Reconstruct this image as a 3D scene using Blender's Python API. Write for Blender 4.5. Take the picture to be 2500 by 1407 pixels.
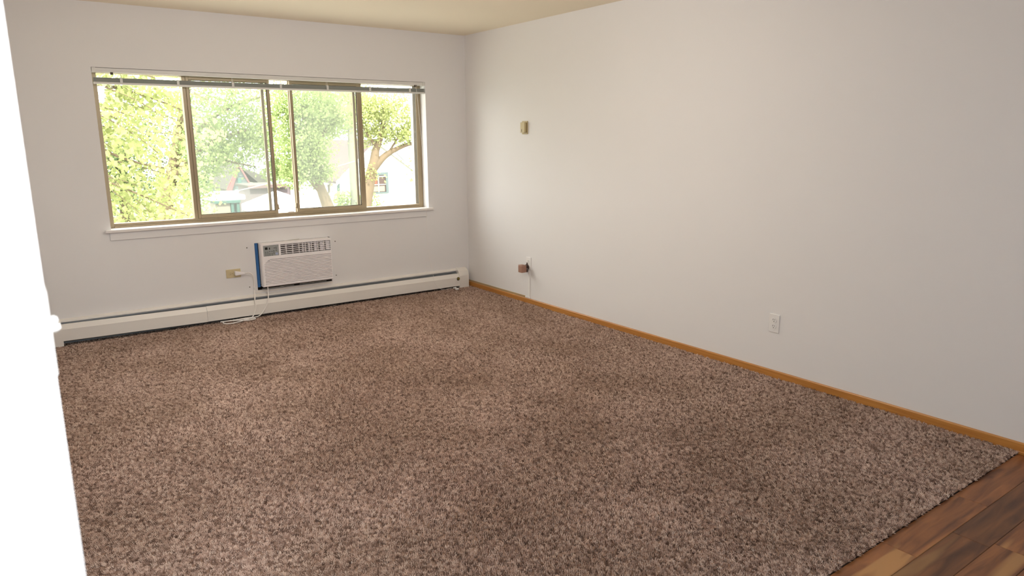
import bpy, bmesh, math, random
import numpy as np
from mathutils import Vector, Matrix
random.seed(7); rng = np.random.default_rng(11)
sc = bpy.context.scene
col = sc.collection
for o in list(bpy.data.objects): bpy.data.objects.remove(o)

# ------------------------------------------------------------------ camera
CAM = Vector((-3.7167, -5.9105, 1.445)); YAW, PITCH, ROLL = 0.6236, 0.2094, -0.0060
cy, sy, cp, sp = math.cos(YAW), math.sin(YAW), math.cos(PITCH), math.sin(PITCH)
fw = Vector((sy*cp, cy*cp, -sp)); rt = Vector((cy, -sy, 0)); up = rt.cross(fw)
r2 = rt*math.cos(ROLL) + up*math.sin(ROLL); u2 = -rt*math.sin(ROLL) + up*math.cos(ROLL)
cd = bpy.data.cameras.new('camera'); cam = bpy.data.objects.new('camera', cd); col.objects.link(cam)
cam.matrix_world = Matrix(((r2.x, u2.x, -fw.x, CAM.x), (r2.y, u2.y, -fw.y, CAM.y), (r2.z, u2.z, -fw.z, CAM.z), (0, 0, 0, 1)))
cd.sensor_width = 36; cd.lens = 1721.85/2500*36; cd.clip_start = 0.05; cd.clip_end = 400
cd.dof.use_dof = True; cd.dof.focus_distance = 4.4; cd.dof.aperture_fstop = 4.5
sc.camera = cam
# ------------------------------------------------------------------ world, sun, lights, exposure
sc.view_settings.view_transform = 'Standard'; sc.view_settings.look = 'None'
sc.view_settings.gamma = 1; sc.view_settings.use_curve_mapping = False
sc.view_settings.exposure = 0.90
w = bpy.data.worlds.new('world'); sc.world = w; w.use_nodes = True
bg = w.node_tree.nodes['Background']; bg.inputs[0].default_value = (1.0, 0.99, 0.98, 1); bg.inputs[1].default_value = 4.2
sd = bpy.data.lights.new('sun', 'SUN'); sd.energy = 7.0; sd.angle = math.radians(1.0); sd.color = (1, .96, .88)
so = bpy.data.objects.new('sun', sd); col.objects.link(so)
so.rotation_euler = Vector((0.35, 0.75, -0.95)).to_track_quat('-Z', 'Y').to_euler()
def area(name, loc, target, size, power, color, spread=180):
    l = bpy.data.lights.new(name, 'AREA'); l.shape = 'SQUARE'; l.size = size; l.energy = power; l.color = color
    l.spread = math.radians(spread)
    o = bpy.data.objects.new(name, l); col.objects.link(o); o.location = loc
    o.rotation_euler = (Vector(target)-Vector(loc)).to_track_quat('-Z', 'Y').to_euler(); return o
kl = bpy.data.lights.new('partition_fill', 'SPOT'); kl.energy = 42; kl.color = (.95, .98, 1); kl.shadow_soft_size = .06; kl.spot_size = math.radians(84); kl.spot_blend = .6  # added spot without a fixture, whitens the near partition face
ko = bpy.data.objects.new('partition_fill', kl); col.objects.link(ko); ko.location = (-3.71, -5.45, 1.74)
ko.rotation_euler = (Vector((-3.86, -4.85, 1.22))-ko.location).to_track_quat('-Z', 'Y').to_euler()
area('rear_fill', (-2.6, -6.7, 2.3), (-2.6, -5.2, .6), .8, 29, (.74, .88, 1.0))  # unseen fill added behind the camera, lifts the right side of the room
cl = bpy.data.lights.new('room_fill', 'POINT'); cl.energy = 24; cl.color = (1, .94, .88); cl.shadow_soft_size = .16  # added fill with no fixture, lifts walls and carpet where daylight falls short
co_ = bpy.data.objects.new('room_fill', cl); col.objects.link(co_); co_.location = (-2.0, -2.75, 2.15)
pl = bpy.data.lights.new('window_portal', 'AREA'); pl.shape = 'RECTANGLE'; pl.size = 2.6; pl.size_y = 1.1; pl.cycles.is_portal = True
po = bpy.data.objects.new('window_portal', pl); col.objects.link(po); po.location = (-1.76, .29, 1.376)
po.rotation_euler = Vector((0, -1, 0)).to_track_quat('-Z', 'Y').to_euler()
cyc = sc.cycles
cyc.use_denoising = True; cyc.max_bounces = 14; cyc.diffuse_bounces = 9; cyc.transparent_max_bounces = 16
cyc.sample_clamp_indirect = 6; cyc.caustics_reflective = False; cyc.caustics_refractive = False

# ------------------------------------------------------------------ materials
def nodes(name):
    m = bpy.data.materials.new(name); m.use_nodes = True; nt = m.node_tree
    return m, nt, nt.nodes['Principled BSDF'], nt.links
def N(nt, t, **kw):
    n = nt.nodes.new(t)
    for k, v in kw.items(): setattr(n, k, v)
    return n
def mat(name, c, rough=.6, metal=0, bump=0, bscale=200, var=0, vscale=3, spec=.5, emit=None):
    m, nt, p, L = nodes(name)
    p.inputs['Base Color'].default_value = (*c, 1); p.inputs['Roughness'].default_value = rough
    p.inputs['Metallic'].default_value = metal; p.inputs['Specular IOR Level'].default_value = spec
    tc = N(nt, 'ShaderNodeTexCoord')
    if var:
        n = N(nt, 'ShaderNodeTexNoise'); n.inputs['Scale'].default_value = vscale; n.inputs['Detail'].default_value = 5
        L.new(tc.outputs['Object'], n.inputs['Vector'])
        mx = N(nt, 'ShaderNodeMix', data_type='RGBA'); mx.inputs[6].default_value = (*[x*(1-var) for x in c], 1); mx.inputs[7].default_value = (*[min(1, x*(1+var)) for x in c], 1)
        L.new(n.outputs['Fac'], mx.inputs[0]); L.new(mx.outputs[2], p.inputs['Base Color'])
    if bump:
        n = N(nt, 'ShaderNodeTexNoise'); n.inputs['Scale'].default_value = bscale; n.inputs['Detail'].default_value = 3
        L.new(tc.outputs['Object'], n.inputs['Vector'])
        b = N(nt, 'ShaderNodeBump'); b.inputs['Strength'].default_value = bump; b.inputs['Distance'].default_value = .002
        L.new(n.outputs['Fac'], b.inputs['Height']); L.new(b.outputs[0], p.inputs['Normal'])
    if emit:
        p.inputs['Emission Color'].default_value = (*emit, 1); p.inputs['Emission Strength'].default_value = 1
    return m
def wood(name, c1, c2, axis=0, scale=9, rough=.4, streak=(1, 14, 14), island=False, knots=False, sap=None):
    m, nt, p, L = nodes(name); p.inputs['Roughness'].default_value = rough
    tc = N(nt, 'ShaderNodeTexCoord'); mp = N(nt, 'ShaderNodeMapping'); mp.inputs['Scale'].default_value = streak
    L.new(tc.outputs['Object'], mp.inputs[0])
    n = N(nt, 'ShaderNodeTexNoise'); n.inputs['Scale'].default_value = scale; n.inputs['Detail'].default_value = 6; n.inputs['Distortion'].default_value = .6
    oi = N(nt, 'ShaderNodeObjectInfo'); ad = N(nt, 'ShaderNodeVectorMath', operation='ADD'); sc_ = N(nt, 'ShaderNodeVectorMath', operation='SCALE'); sc_.inputs[3].default_value = 37
    cmb = N(nt, 'ShaderNodeCombineXYZ'); L.new(oi.outputs['Random'], cmb.inputs[0]); L.new(oi.outputs['Random'], cmb.inputs[1])
    L.new(cmb.outputs[0], sc_.inputs[0]); L.new(mp.outputs[0], ad.inputs[0]); L.new(sc_.outputs[0], ad.inputs[1]); L.new(ad.outputs[0], n.inputs['Vector'])
    cr = N(nt, 'ShaderNodeValToRGB'); cr.color_ramp.elements[0].position = .3; cr.color_ramp.elements[0].color = (*c1, 1); cr.color_ramp.elements[1].position = .7; cr.color_ramp.elements[1].color = (*c2, 1)
    L.new(n.outputs['Fac'], cr.inputs[0])
    out = cr.outputs[0]
    if sap:
        mp3 = N(nt, 'ShaderNodeMapping'); mp3.inputs['Scale'].default_value = (.8, 9, 1); L.new(tc.outputs['Object'], mp3.inputs[0])
        ad3 = N(nt, 'ShaderNodeVectorMath', operation='ADD'); L.new(mp3.outputs[0], ad3.inputs[0]); L.new(sc_.outputs[0], ad3.inputs[1])
        n3 = N(nt, 'ShaderNodeTexNoise'); n3.inputs['Scale'].default_value = 1.3; n3.inputs['Detail'].default_value = 2; n3.inputs['Distortion'].default_value = .9; L.new(ad3.outputs[0], n3.inputs['Vector'])
        r3 = N(nt, 'ShaderNodeMapRange'); r3.inputs[1].default_value = .56; r3.inputs[2].default_value = .66; L.new(n3.outputs['Fac'], r3.inputs[0])
        m3 = N(nt, 'ShaderNodeMix', data_type='RGBA'); m3.inputs[7].default_value = (*sap, 1); L.new(r3.outputs[0], m3.inputs[0]); L.new(out, m3.inputs[6]); out = m3.outputs[2]
    if island:
        hs = N(nt, 'ShaderNodeHueSaturation'); L.new(out, hs.inputs['Color'])
        mr = N(nt, 'ShaderNodeMapRange'); mr.inputs[3].default_value = .72; mr.inputs[4].default_value = 1.4; L.new(oi.outputs['Random'], mr.inputs[0]); L.new(mr.outputs[0], hs.inputs['Value'])
        out = hs.outputs[0]
    if knots:
        v = N(nt, 'ShaderNodeTexVoronoi'); v.inputs['Scale'].default_value = 5.5
        mp2 = N(nt, 'ShaderNodeMapping'); mp2.inputs['Scale'].default_value = (.55, 1.5, 1)
        L.new(tc.outputs['Object'], mp2.inputs[0]); L.new(mp2.outputs[0], v.inputs['Vector'])
        kr = N(nt, 'ShaderNodeMapRange'); kr.inputs[1].default_value = .02; kr.inputs[2].default_value = .11; kr.inputs[3].default_value = .35; kr.inputs[4].default_value = 1
        L.new(v.outputs['Distance'], kr.inputs[0])
        mx = N(nt, 'ShaderNodeMix', data_type='RGBA', blend_type='MULTIPLY'); mx.inputs[0].default_value = 1
        L.new(out, mx.inputs[6]); L.new(kr.outputs[0], mx.inputs[7]); out = mx.outputs[2]
    L.new(out, p.inputs['Base Color'])
    return m
M = {}
M['wall'] = mat('wall_paint', (.775, .764, .766), .75, bump=.12, bscale=90, spec=.25)
M['ceiling'] = mat('ceiling_paint', (.88, .80, .65), .85, bump=.15, bscale=60, spec=.2)
M['white_trim'] = mat('white_trim_paint', (.80, .765, .74), .35)
M['white'] = mat('white_plastic', (.80, .79, .77), .4)
M['cream_metal'] = mat('cream_enamel', (.80, .765, .72), .4, var=.04)
M['ac_white'] = mat('ac_plastic', (.90, .87, .88), .45)
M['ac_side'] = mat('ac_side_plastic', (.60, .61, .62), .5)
M['grey_panel'] = mat('control_grey', (.33, .35, .345), .4)
M['button'] = mat('button_grey', (.17, .18, .175), .5)
M['black'] = mat('black_plastic', (.012, .012, .010), .3)
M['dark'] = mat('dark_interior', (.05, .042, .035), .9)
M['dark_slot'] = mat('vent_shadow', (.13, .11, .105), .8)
M['blue'] = mat('blue_tape', (.03, .13, .34), .7)
M['badge'] = mat('badge_blue', (.38, .44, .60), .4)
M['foam'] = mat('foam_seal', (.58, .56, .50), .8)
M['ivory'] = mat('ivory_plastic', (.60, .51, .31), .45)
M['outlet_white'] = mat('outlet_white', (.80, .79, .78), .4)
M['socket'] = mat('socket_dark', (.10, .08, .06), .6)
M['gold'] = mat('aged_gold_plastic', (.46, .37, .19), .4)
M['brown'] = mat('brown_plastic', (.32, .17, .12), .4)
M['dark_brown'] = mat('dark_brown_plastic', (.06, .03, .022), .4)
M['brass'] = mat('brass', (.30, .24, .07), .35, metal=.7)
M['steel'] = mat('painted_steel_grey', (.27, .29, .30), .5, metal=.3, var=.25, vscale=12)
M['bronze'] = mat('tan_aluminium', (.36, .285, .185), .42, metal=.25, var=.08, vscale=8)
M['bronze_dark'] = mat('dark_bronze_gasket', (.06, .04, .02), .6)
M['blind'] = mat('blind_slat', (.42, .44, .41), .5)
M['blind_rail'] = mat('blind_rail', (.70, .69, .66), .45)
M['cord'] = mat('white_cord', (.88, .85, .82), .5)
M['baseboard'] = wood('oak_baseboard', (.41, .165, .036), (.54, .245, .058), streak=(8, .6, 14), scale=5)
M['tan_strip'] = wood('tan_strip', (.36, .245, .12), (.44, .31, .17), streak=(8, .6, 14), scale=5)
M['plank'] = wood('acacia_plank', (.075, .024, .009), (.27, .105, .034), streak=(1.5, 13, 10), scale=2.2, rough=.42, island=True, knots=True, sap=(.31, .155, .055))
M['sub'] = mat('subfloor', (.06, .03, .015), .9)
M['bark'] = mat('bark', (.10, .073, .043), .9, bump=.6, bscale=20, var=.25, vscale=6)
M['pale_bark'] = mat('pale_bark', (.13, .135, .105), .9, var=.2, vscale=6)
M['grass'] = mat('lawn', (.09, .12, .055), .9, var=.3, vscale=.6)
M['asphalt'] = mat('asphalt', (.22, .21, .20), .9, var=.1, vscale=2)
M['white_siding'] = mat('white_siding', (.75, .73, .70), .6)
M['teal_siding'] = mat('teal_siding', (.10, .13, .13), .7, var=.15, vscale=4)
M['teal'] = mat('teal_trim', (.03, .085, .072), .6)
M['teal_pale'] = mat('pale_teal_trim', (.075, .10, .10), .6)
M['red'] = mat('red_trim', (.12, .05, .05), .6)
M['maroon'] = mat('maroon_fascia', (.10, .062, .060), .6)
M['mauve'] = mat('mauve_siding', (.12, .10, .105), .7, var=.06)
M['beige'] = mat('beige_siding', (.18, .16, .13), .7)
M['roof_brown'] = mat('brown_shingles', (.062, .045, .043), .9, var=.2, vscale=14)
M['roof_olive'] = mat('olive_brown_shingles', (.050, .048, .038), .9, var=.25, vscale=14)
M['bounce_slab'] = mat('pale_bounce_slab', (.45, .44, .40), .9, var=.1, vscale=1)  # pale surface of the added slab that bounces sun indoors
M['canvas'] = mat('white_canvas', (.78, .78, .77), .6)
M['grey_car'] = mat('grey_paint', (.07, .07, .075), .4)
M['orange'] = mat('orange_cloth', (.20, .05, .025), .6)
M['room_dark'] = mat('window_brown', (.055, .032, .026), .5)

def leafmat(name, c, t):
    m, nt, p, L = nodes(name); nt.nodes.remove(p)
    d = N(nt, 'ShaderNodeBsdfDiffuse'); tr = N(nt, 'ShaderNodeBsdfTranslucent'); mx = N(nt, 'ShaderNodeMixShader'); mx.inputs[0].default_value = .5
    tc = N(nt, 'ShaderNodeTexCoord'); n = N(nt, 'ShaderNodeTexNoise'); n.inputs['Scale'].default_value = 2.2; n.inputs['Detail'].default_value = 4
    L.new(tc.outputs['Object'], n.inputs['Vector'])
    for sh, c_ in ((d, c), (tr, t)):
        a = N(nt, 'ShaderNodeMix', data_type='RGBA'); a.inputs[6].default_value = (*[x*.45 for x in c_], 1); a.inputs[7].default_value = (*[x*1.5 for x in c_], 1)
        L.new(n.outputs['Fac'], a.inputs[0]); L.new(a.outputs[2], sh.inputs[0])
    L.new(d.outputs[0], mx.inputs[1]); L.new(tr.outputs[0], mx.inputs[2]); L.new(mx.outputs[0], nt.nodes['Material Output'].inputs[0])
    return m
M['leaf_near'] = leafmat('spring_leaf_yellow', (.27, .30, .13), (.38, .42, .17))
M['leaf_mid'] = leafmat('spring_leaf_green', (.22, .27, .12), (.31, .40, .15))
M['leaf_dark'] = leafmat('deep_green_leaf', (.09, .13, .06), (.12, .19, .07))

def glass(name, haze, tint=(.97, .98, .96), gl=.04):
    m, nt, p, L = nodes(name); nt.nodes.remove(p)
    t = N(nt, 'ShaderNodeBsdfTransparent'); t.inputs[0].default_value = (*tint, 1)
    g = N(nt, 'ShaderNodeBsdfGlossy'); g.inputs['Roughness'].default_value = .02
    a = N(nt, 'ShaderNodeMixShader'); a.inputs[0].default_value = gl
    L.new(t.outputs[0], a.inputs[1]); L.new(g.outputs[0], a.inputs[2]); out = a.outputs[0]
    if haze:
        tr = N(nt, 'ShaderNodeBsdfTranslucent'); tr.inputs[0].default_value = (.85, .88, .86, 1)
        b = N(nt, 'ShaderNodeMixShader'); b.inputs[0].default_value = haze
        tc = N(nt, 'ShaderNodeTexCoord'); n = N(nt, 'ShaderNodeTexNoise'); n.inputs['Scale'].default_value = 3
        L.new(tc.outputs['Object'], n.inputs['Vector'])
        mr = N(nt, 'ShaderNodeMapRange'); mr.inputs[3].default_value = haze*.6; mr.inputs[4].default_value = haze*1.4
        L.new(n.outputs['Fac'], mr.inputs[0]); L.new(mr.outputs[0], b.inputs[0])
        L.new(out, b.inputs[1]); L.new(tr.outputs[0], b.inputs[2]); out = b.outputs[0]
    L.new(out, nt.nodes['Material Output'].inputs[0]); return m
M['glass'] = glass('clear_glass', 0)
M['glass_haze'] = glass('dusty_glass', .022)

# ------------------------------------------------------------------ helpers
def tag(o, label=None, cat=None, group=None, kind=None):
    if label: o['label'] = label
    if cat: o['category'] = cat
    if group: o['group'] = group
    if kind: o['kind'] = kind
    return o
def link(name, me, m, parent=None):
    o = bpy.data.objects.new(name, me); col.objects.link(o)
    if m and not me.materials: me.materials.append(m)
    if parent is not None:
        o.parent = parent; o.matrix_parent_inverse = Matrix.Translation(parent_loc(parent)).inverted()
    return o
def parent_loc(p):
    v = Vector(p.location)
    q = p.parent
    while q is not None:
        v = Vector(p.matrix_parent_inverse.translation) + v + Vector(q.location) if False else v
        break
    return v if p.parent is None else Vector((0, 0, 0))
def empty(name, loc, **k):
    o = bpy.data.objects.new(name, None); col.objects.link(o); o.location = loc; o.empty_display_size = .1
    tag(o, **k); return o
class MB:
    """collects shapes in world coordinates, then links them as one mesh"""
    def __init__(s): s.bm = bmesh.new()
    def box(s, x0, x1, y0, y1, z0, z1, bev=0, seg=2):
        r = bmesh.ops.create_cube(s.bm, size=1); vs = r['verts']
        for v in vs: v.co = Vector(((x0+x1)/2 + v.co.x*(x1-x0), (y0+y1)/2 + v.co.y*(y1-y0), (z0+z1)/2 + v.co.z*(z1-z0)))
        if bev:
            es = list({e for v in vs for e in v.link_edges})
            bmesh.ops.bevel(s.bm, geom=es, offset=bev, segments=seg, affect='EDGES', profile=.6)
        return s
    def hexa(s, pts):
        v = [s.bm.verts.new(p) for p in pts]
        for f in ((0, 1, 2, 3), (7, 6, 5, 4), (0, 4, 5, 1), (1, 5, 6, 2), (2, 6, 7, 3), (3, 7, 4, 0)): s.bm.faces.new([v[i] for i in f])
        return s
    def prism_x(s, prof, x0, x1, dz0=0, dz1=0):
        """profile (y,z) closed polygon extruded along x"""
        a = [s.bm.verts.new((x0, y, z+dz0)) for y, z in prof]; b = [s.bm.verts.new((x1, y, z+dz1)) for y, z in prof]
        n = len(prof); s.bm.faces.new(a); s.bm.faces.new(b[::-1])
        for i in range(n): s.bm.faces.new((a[i], b[i], b[(i+1) % n], a[(i+1) % n]))
        return s
    def prism(s, poly, d):
        """polygon of 3d points extruded by vector d"""
        a = [s.bm.verts.new(p) for p in poly]; b = [s.bm.verts.new(Vector(p)+Vector(d)) for p in poly]
        n = len(poly); s.bm.faces.new(a); s.bm.faces.new(b[::-1])
        for i in range(n): s.bm.faces.new((a[i], a[(i+1) % n], b[(i+1) % n], b[i]))
        return s
    def cyl(s, a, b, r0, r1=None, n=16):
        a, b = Vector(a), Vector(b); r1 = r0 if r1 is None else r1
        mtx = Matrix.Translation((a+b)/2) @ (b-a).to_track_quat('Z', 'Y').to_matrix().to_4x4()
        bmesh.ops.create_cone(s.bm, cap_ends=True, segments=n, radius1=r0, radius2=r1, depth=(b-a).length, matrix=mtx); return s
    def ball(s, c, r, sx=1, sy=1, sz=1, n=12):
        bmesh.ops.create_uvsphere(s.bm, u_segments=n, v_segments=max(6, n//2), radius=r, matrix=Matrix.Translation(c) @ Matrix.Diagonal((sx, sy, sz, 1))); return s
    def tube(s, pts, r, n=8, smooth=True, sub=6):
        P = [Vector(p) for p in pts]; R = r if isinstance(r, (list, tuple)) else [r]*len(P)
        if smooth and len(P) > 2:
            Q, RR = [], []
            for i in range(len(P)-1):
                p0, p1, p2, p3 = P[max(i-1, 0)], P[i], P[i+1], P[min(i+2, len(P)-1)]
                for k in range(sub):
                    t = k/sub; t2, t3 = t*t, t*t*t
                    Q.append(.5*((2*p1)+(p2-p0)*t+(2*p0-5*p1+4*p2-p3)*t2+(3*p1-p0-3*p2+p3)*t3)); RR.append(R[i]*(1-t)+R[i+1]*t)
            Q.append(P[-1]); RR.append(R[-1]); P, R = Q, RR
        rings = []; ref = Vector((0, 0, 1))
        d0 = (P[1]-P[0]).normalized(); ref = d0.orthogonal().normalized()
        for i, p in enumerate(P):
            d = (P[min(i+1, len(P)-1)]-P[max(i-1, 0)]).normalized()
            ref = (ref - d*ref.dot(d)); ref = ref.normalized() if ref.length > 1e-6 else d.orthogonal().normalized()
            q = d.cross(ref)
            rings.append([s.bm.verts.new(p + (ref*math.cos(2*math.pi*k/n)+q*math.sin(2*math.pi*k/n))*R[i]) for k in range(n)])
        for i in range(len(rings)-1):
            for k in range(n): s.bm.faces.new((rings[i][k], rings[i][(k+1) % n], rings[i+1][(k+1) % n], rings[i+1][k]))
        s.bm.faces.new(rings[0][::-1]); s.bm.faces.new(rings[-1]); return s
    def build(s, name, m, parent=None, smooth=False, **k):
        bmesh.ops.recalc_face_normals(s.bm, faces=s.bm.faces)
        me = bpy.data.meshes.new(name)
        # put the object's origin at its own centre-bottom
        co = [v.co for v in s.bm.verts]
        lo = Vector((min(c.x for c in co), min(c.y for c in co), min(c.z for c in co))); hi = Vector((max(c.x for c in co), max(c.y for c in co), max(c.z for c in co)))
        org = Vector(((lo.x+hi.x)/2, (lo.y+hi.y)/2, lo.z))
        for v in s.bm.verts: v.co -= org
        s.bm.to_mesh(me); s.bm.free()
        if smooth:
            for p in me.polygons: p.use_smooth = True
        me.materials.append(m)
        o = bpy.data.objects.new(name, me); col.objects.link(o)
        if parent is None: o.location = org
        else:
            o.parent = parent; o.location = org - world_loc(parent)
        tag(o, **k); return o
def world_loc(o):
    v = Vector(o.location)
    while o.parent is not None: o = o.parent; v += Vector(o.location)
    return v
def wall_cells(name, axis, pos0, pos1, us, zs, holes, m):
    """solid wall with rectangular openings; axis 'y': wall in the xz plane between y=pos0 and pos1"""
    us = sorted(us); zs = sorted(zs); bm = bmesh.new(); cache = {}
    def V(u, z, p):
        k = (round(u, 5), round(z, 5), p)
        if k not in cache: cache[k] = bm.verts.new((u, p, z) if axis == 'y' else (p, u, z))
        return cache[k]
    def solid(i, j):
        if i < 0 or j < 0 or i >= len(us)-1 or j >= len(zs)-1: return False
        cu, cz = (us[i]+us[i+1])/2, (zs[j]+zs[j+1])/2
        return not any(a < cu < b and c < cz < d for a, b, c, d in holes)
    for i in range(len(us)-1):
        for j in range(len(zs)-1):
            if not solid(i, j): continue
            u0, u1, z0, z1 = us[i], us[i+1], zs[j], zs[j+1]
            for p in (pos0, pos1): bm.faces.new((V(u0, z0, p), V(u1, z0, p), V(u1, z1, p), V(u0, z1, p)))
            for di, dj, a, b in ((-1, 0, (u0, z0), (u0, z1)), (1, 0, (u1, z0), (u1, z1)), (0, -1, (u0, z0), (u1, z0)), (0, 1, (u0, z1), (u1, z1))):
                if not solid(i+di, j+dj): bm.faces.new((V(*a, pos0), V(*b, pos0), V(*b, pos1), V(*a, pos1)))
    bmesh.ops.recalc_face_normals(bm, faces=bm.faces)
    me = bpy.data.meshes.new(name); bm.to_mesh(me); bm.free(); me.materials.append(m)
    o = bpy.data.objects.new(name, me); col.objects.link(o); return tag(o, kind='structure')

# ------------------------------------------------------------------ room shell
H = 2.389; ZF = -.012; XL = -3.687; YK = -7.6; YP = -4.85; XK = -5.2
WX0, WX1, WZ0, WZ1 = -3.092, -.4335, .803, 1.952
AX0, AX1, AZ0, AZ1 = -2.076, -1.428, .214, .611
wall_cells('wall_back', 'y', 0, .30, [XL-.12, WX0, AX0, AX1, WX1, .12], [ZF-.2, AZ0, AZ1, WZ0, WZ1, H], [(WX0, WX1, WZ0, WZ1), (AX0, AX1, AZ0, AZ1)], M['wall'])
wall_cells('wall_right', 'x', 0, .12, [YK, 0], [ZF-.2, H], [], M['wall'])
wall_cells('wall_left', 'x', XL-.12, XL, [YP, 0], [ZF-.2, H], [], M['wall'])
wall_cells('wall_partition', 'y', YP, YP+.12, [XK, XL-.12], [ZF-.2, H], [], M['wall'])
wall_cells('wall_kitchen', 'x', XK-.12, XK, [YK, YP+.12], [ZF-.2, H], [], M['wall'])
wall_cells('wall_front', 'y', YK-.12, YK, [XK-.12, .12], [ZF-.2, H], [], M['wall'])
MB().box(XK-.12, .12, YK-.12, .30, H, H+.2).build('ceiling', M['ceiling'], kind='structure')
floor = MB().box(XK, 0, YK, 0, ZF-.2, ZF-.010).build('floor', M['sub'], kind='structure')
# planks
yy = -4.802; row = 0
joints = {0: -.665, 1: -.98, 2: -.35, 3: -1.3}
while yy > YK+.01:
    y1, y0 = yy-.0008, max(YK, yy-.1245)
    x = joints.get(row, -random.uniform(.1, 1.2)); xs = [0.0, x]
    while xs[-1] > XK: xs.append(xs[-1]-random.choice([.59, 1.22, .9]) if row else xs[-1]-.59)
    for a, b in zip(xs[1:], xs[:-1]):
        a = max(a, XK)
        if b-a < .02: continue
        MB().box(a+.0005, b-.0005, y0+.0006, y1, ZF-.0095, ZF+random.uniform(-.0003, .0003), bev=.0012, seg=1).build('plank', M['plank'], floor)
    yy -= .1245; row += 1
# right-hand baseboard
bb = MB()
bb.prism([(-.0005, -.006, ZF), (-.012, -.006, ZF), (-.012, -.006, .037), (-.008, -.006, .0425), (-.0005, -.006, .0425)], (0, YK+.008, 0))
bb = bb.build('baseboard_right', M['baseboard'], kind='structure')
MB().prism([(-.0005, -.006, .0427), (-.007, -.006, .0427), (-.0065, -.006, .0585), (-.0005, -.006, .0585)], (0, -.950, 0)).build('trim_strip', M['tan_strip'], bb, label='pale tan strip along the top of the baseboard near the corner')
MB().box(-.022, -.0125, YK+.01, -4.803, ZF, .004, bev=.004).build('shoe_molding', M['baseboard'], bb)

# ------------------------------------------------------------------ window
win = empty('window_1', (-1.76, .12, WZ0), kind='structure')
Y0, Y1 = .10, .165
f = MB()
f.box(WX0, -3.056, Y0, Y1, WZ0, WZ1, .002); f.box(-.481, WX1, Y0, Y1, WZ0, WZ1, .002)
f.box(-3.056, -.481, Y0, Y1, WZ0, WZ0+.032, .002); f.box(-3.056, -.481, Y0, Y1, WZ1-.030, WZ1, .002)
f.box(-3.056, -.481, Y0-.012, Y0, WZ0, WZ0+.012, .002)
f.build('window_frame', M['bronze'], win)
MB().box(-2.489, -2.463, Y0-.002, Y1, WZ0+.032, WZ1-.03, .002).build('mullion', M['bronze'], win)
MB().box(-1.048, -1.022, Y0-.002, Y1, WZ0+.032, WZ1-.03, .002).build('mullion', M['bronze'], win)
MB().box(-.4815, -.480, Y0+.004, Y1, WZ0+.033, WZ1-.03).build('gasket', M['bronze_dark'], win)
MB().box(-3.056, -2.489, .13, .134, WZ0+.03, WZ1-.03).build('pane', M['glass'], win)
MB().box(-1.022, -.4815, .13, .134, WZ0+.03, WZ1-.03).build('pane', M['glass'], win)
def sash(xa, xb, latch_right):
    z0, z1 = WZ0+.0325, WZ1-.0305; s = empty('sash', (0, 0, 0)); s.parent = win
    s.location = Vector(((xa+xb)/2, .1, z0)) - world_loc(win)
    ya, yb = Y0-.010, Y0+.014
    def fr(xa, xb, ya, yb, t, tb, name):
        m = MB(); m.box(xa, xa+t, ya, yb, z0, z1, .0015); m.box(xb-t, xb, ya, yb, z0, z1, .0015)
        m.box(xa+t, xb-t, ya, yb, z0, z0+tb, .0015); m.box(xa+t, xb-t, ya, yb, z1-tb, z1, .0015)
        return m
    fr(xa, xb, ya, yb, .021, .024, '').build('sash_frame', M['bronze'], s)
    g = MB(); t = .0245
    g.box(xa+.021, xa+t, ya+.006, yb, z0+.024, z1-.024); g.box(xb-t, xb-.021, ya+.006, yb, z0+.024, z1-.024); g.box(xa+t, xb-t, ya+.006, yb, z0+.024, z0+.028); g.box(xa+t, xb-t, ya+.006, yb, z1-.028, z1-.024)
    g.build('gasket', M['bronze_dark'], s)
    MB().box(xa+.0245, xb-.0245, .103, .106, z0+.028, z1-.028).build('pane', M['glass_haze'], s)
    # outer storm sash right behind, a little offset as in the photo
    o = .012 if latch_right else -.004
    m = MB(); yo0, yo1 = .142, .160
    m.box(xa+.004, xa+.022, yo0, yo1, z0, z1, .0015); m.box(xb-.043-o, xb-.021-o, yo0, yo1, z0, z1, .0015)
    m.box(xa+.022, xb-.043-o, yo0, yo1, z0, z0+.016, .0015); m.box(xa+.022, xb-.043-o, yo0, yo1, z1-.016, z1, .0015)
    m.build('storm_frame', M['bronze'], s)
    MB().box(xa+.022, xb-.043-o, .150, .152, z0+.016, z1-.016).build('storm_pane', M['glass_haze'], s)
    xl = xb if latch_right else xa; d = 1 if latch_right else -1
    l = MB(); l.box(min(xl, xl+d*.009), max(xl, xl+d*.009), ya+.002, yb, z0+.03, z0+.075, .003); l.box(min(xl, xl+d*.014), max(xl, xl+d*.014), ya+.004, yb-.004, z0+.034, z0+.044, .002)
    l.build('latch', M['bronze'], s)
sash(-2.463, -1.829, True); sash(-1.664, -1.048, False)
MB().box(-1.742, -1.69, Y0-.002, Y0+.012, WZ0+.032, WZ0+.042, .002).build('track_clip', M['white_trim'], win)
s_ = MB(); s_.box(-3.132, -.398, -.034, .0005, .783, .803, .003); s_.box(WX0+.001, WX1-.001, .0, Y0-.012, .797, .8035, .001)
s_.build('window_sill', M['white_trim'], win)
MB().box(-3.104, -.458, -.012, -.0005, .724, .783, .002).build('window_apron', M['wall'], win)

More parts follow.
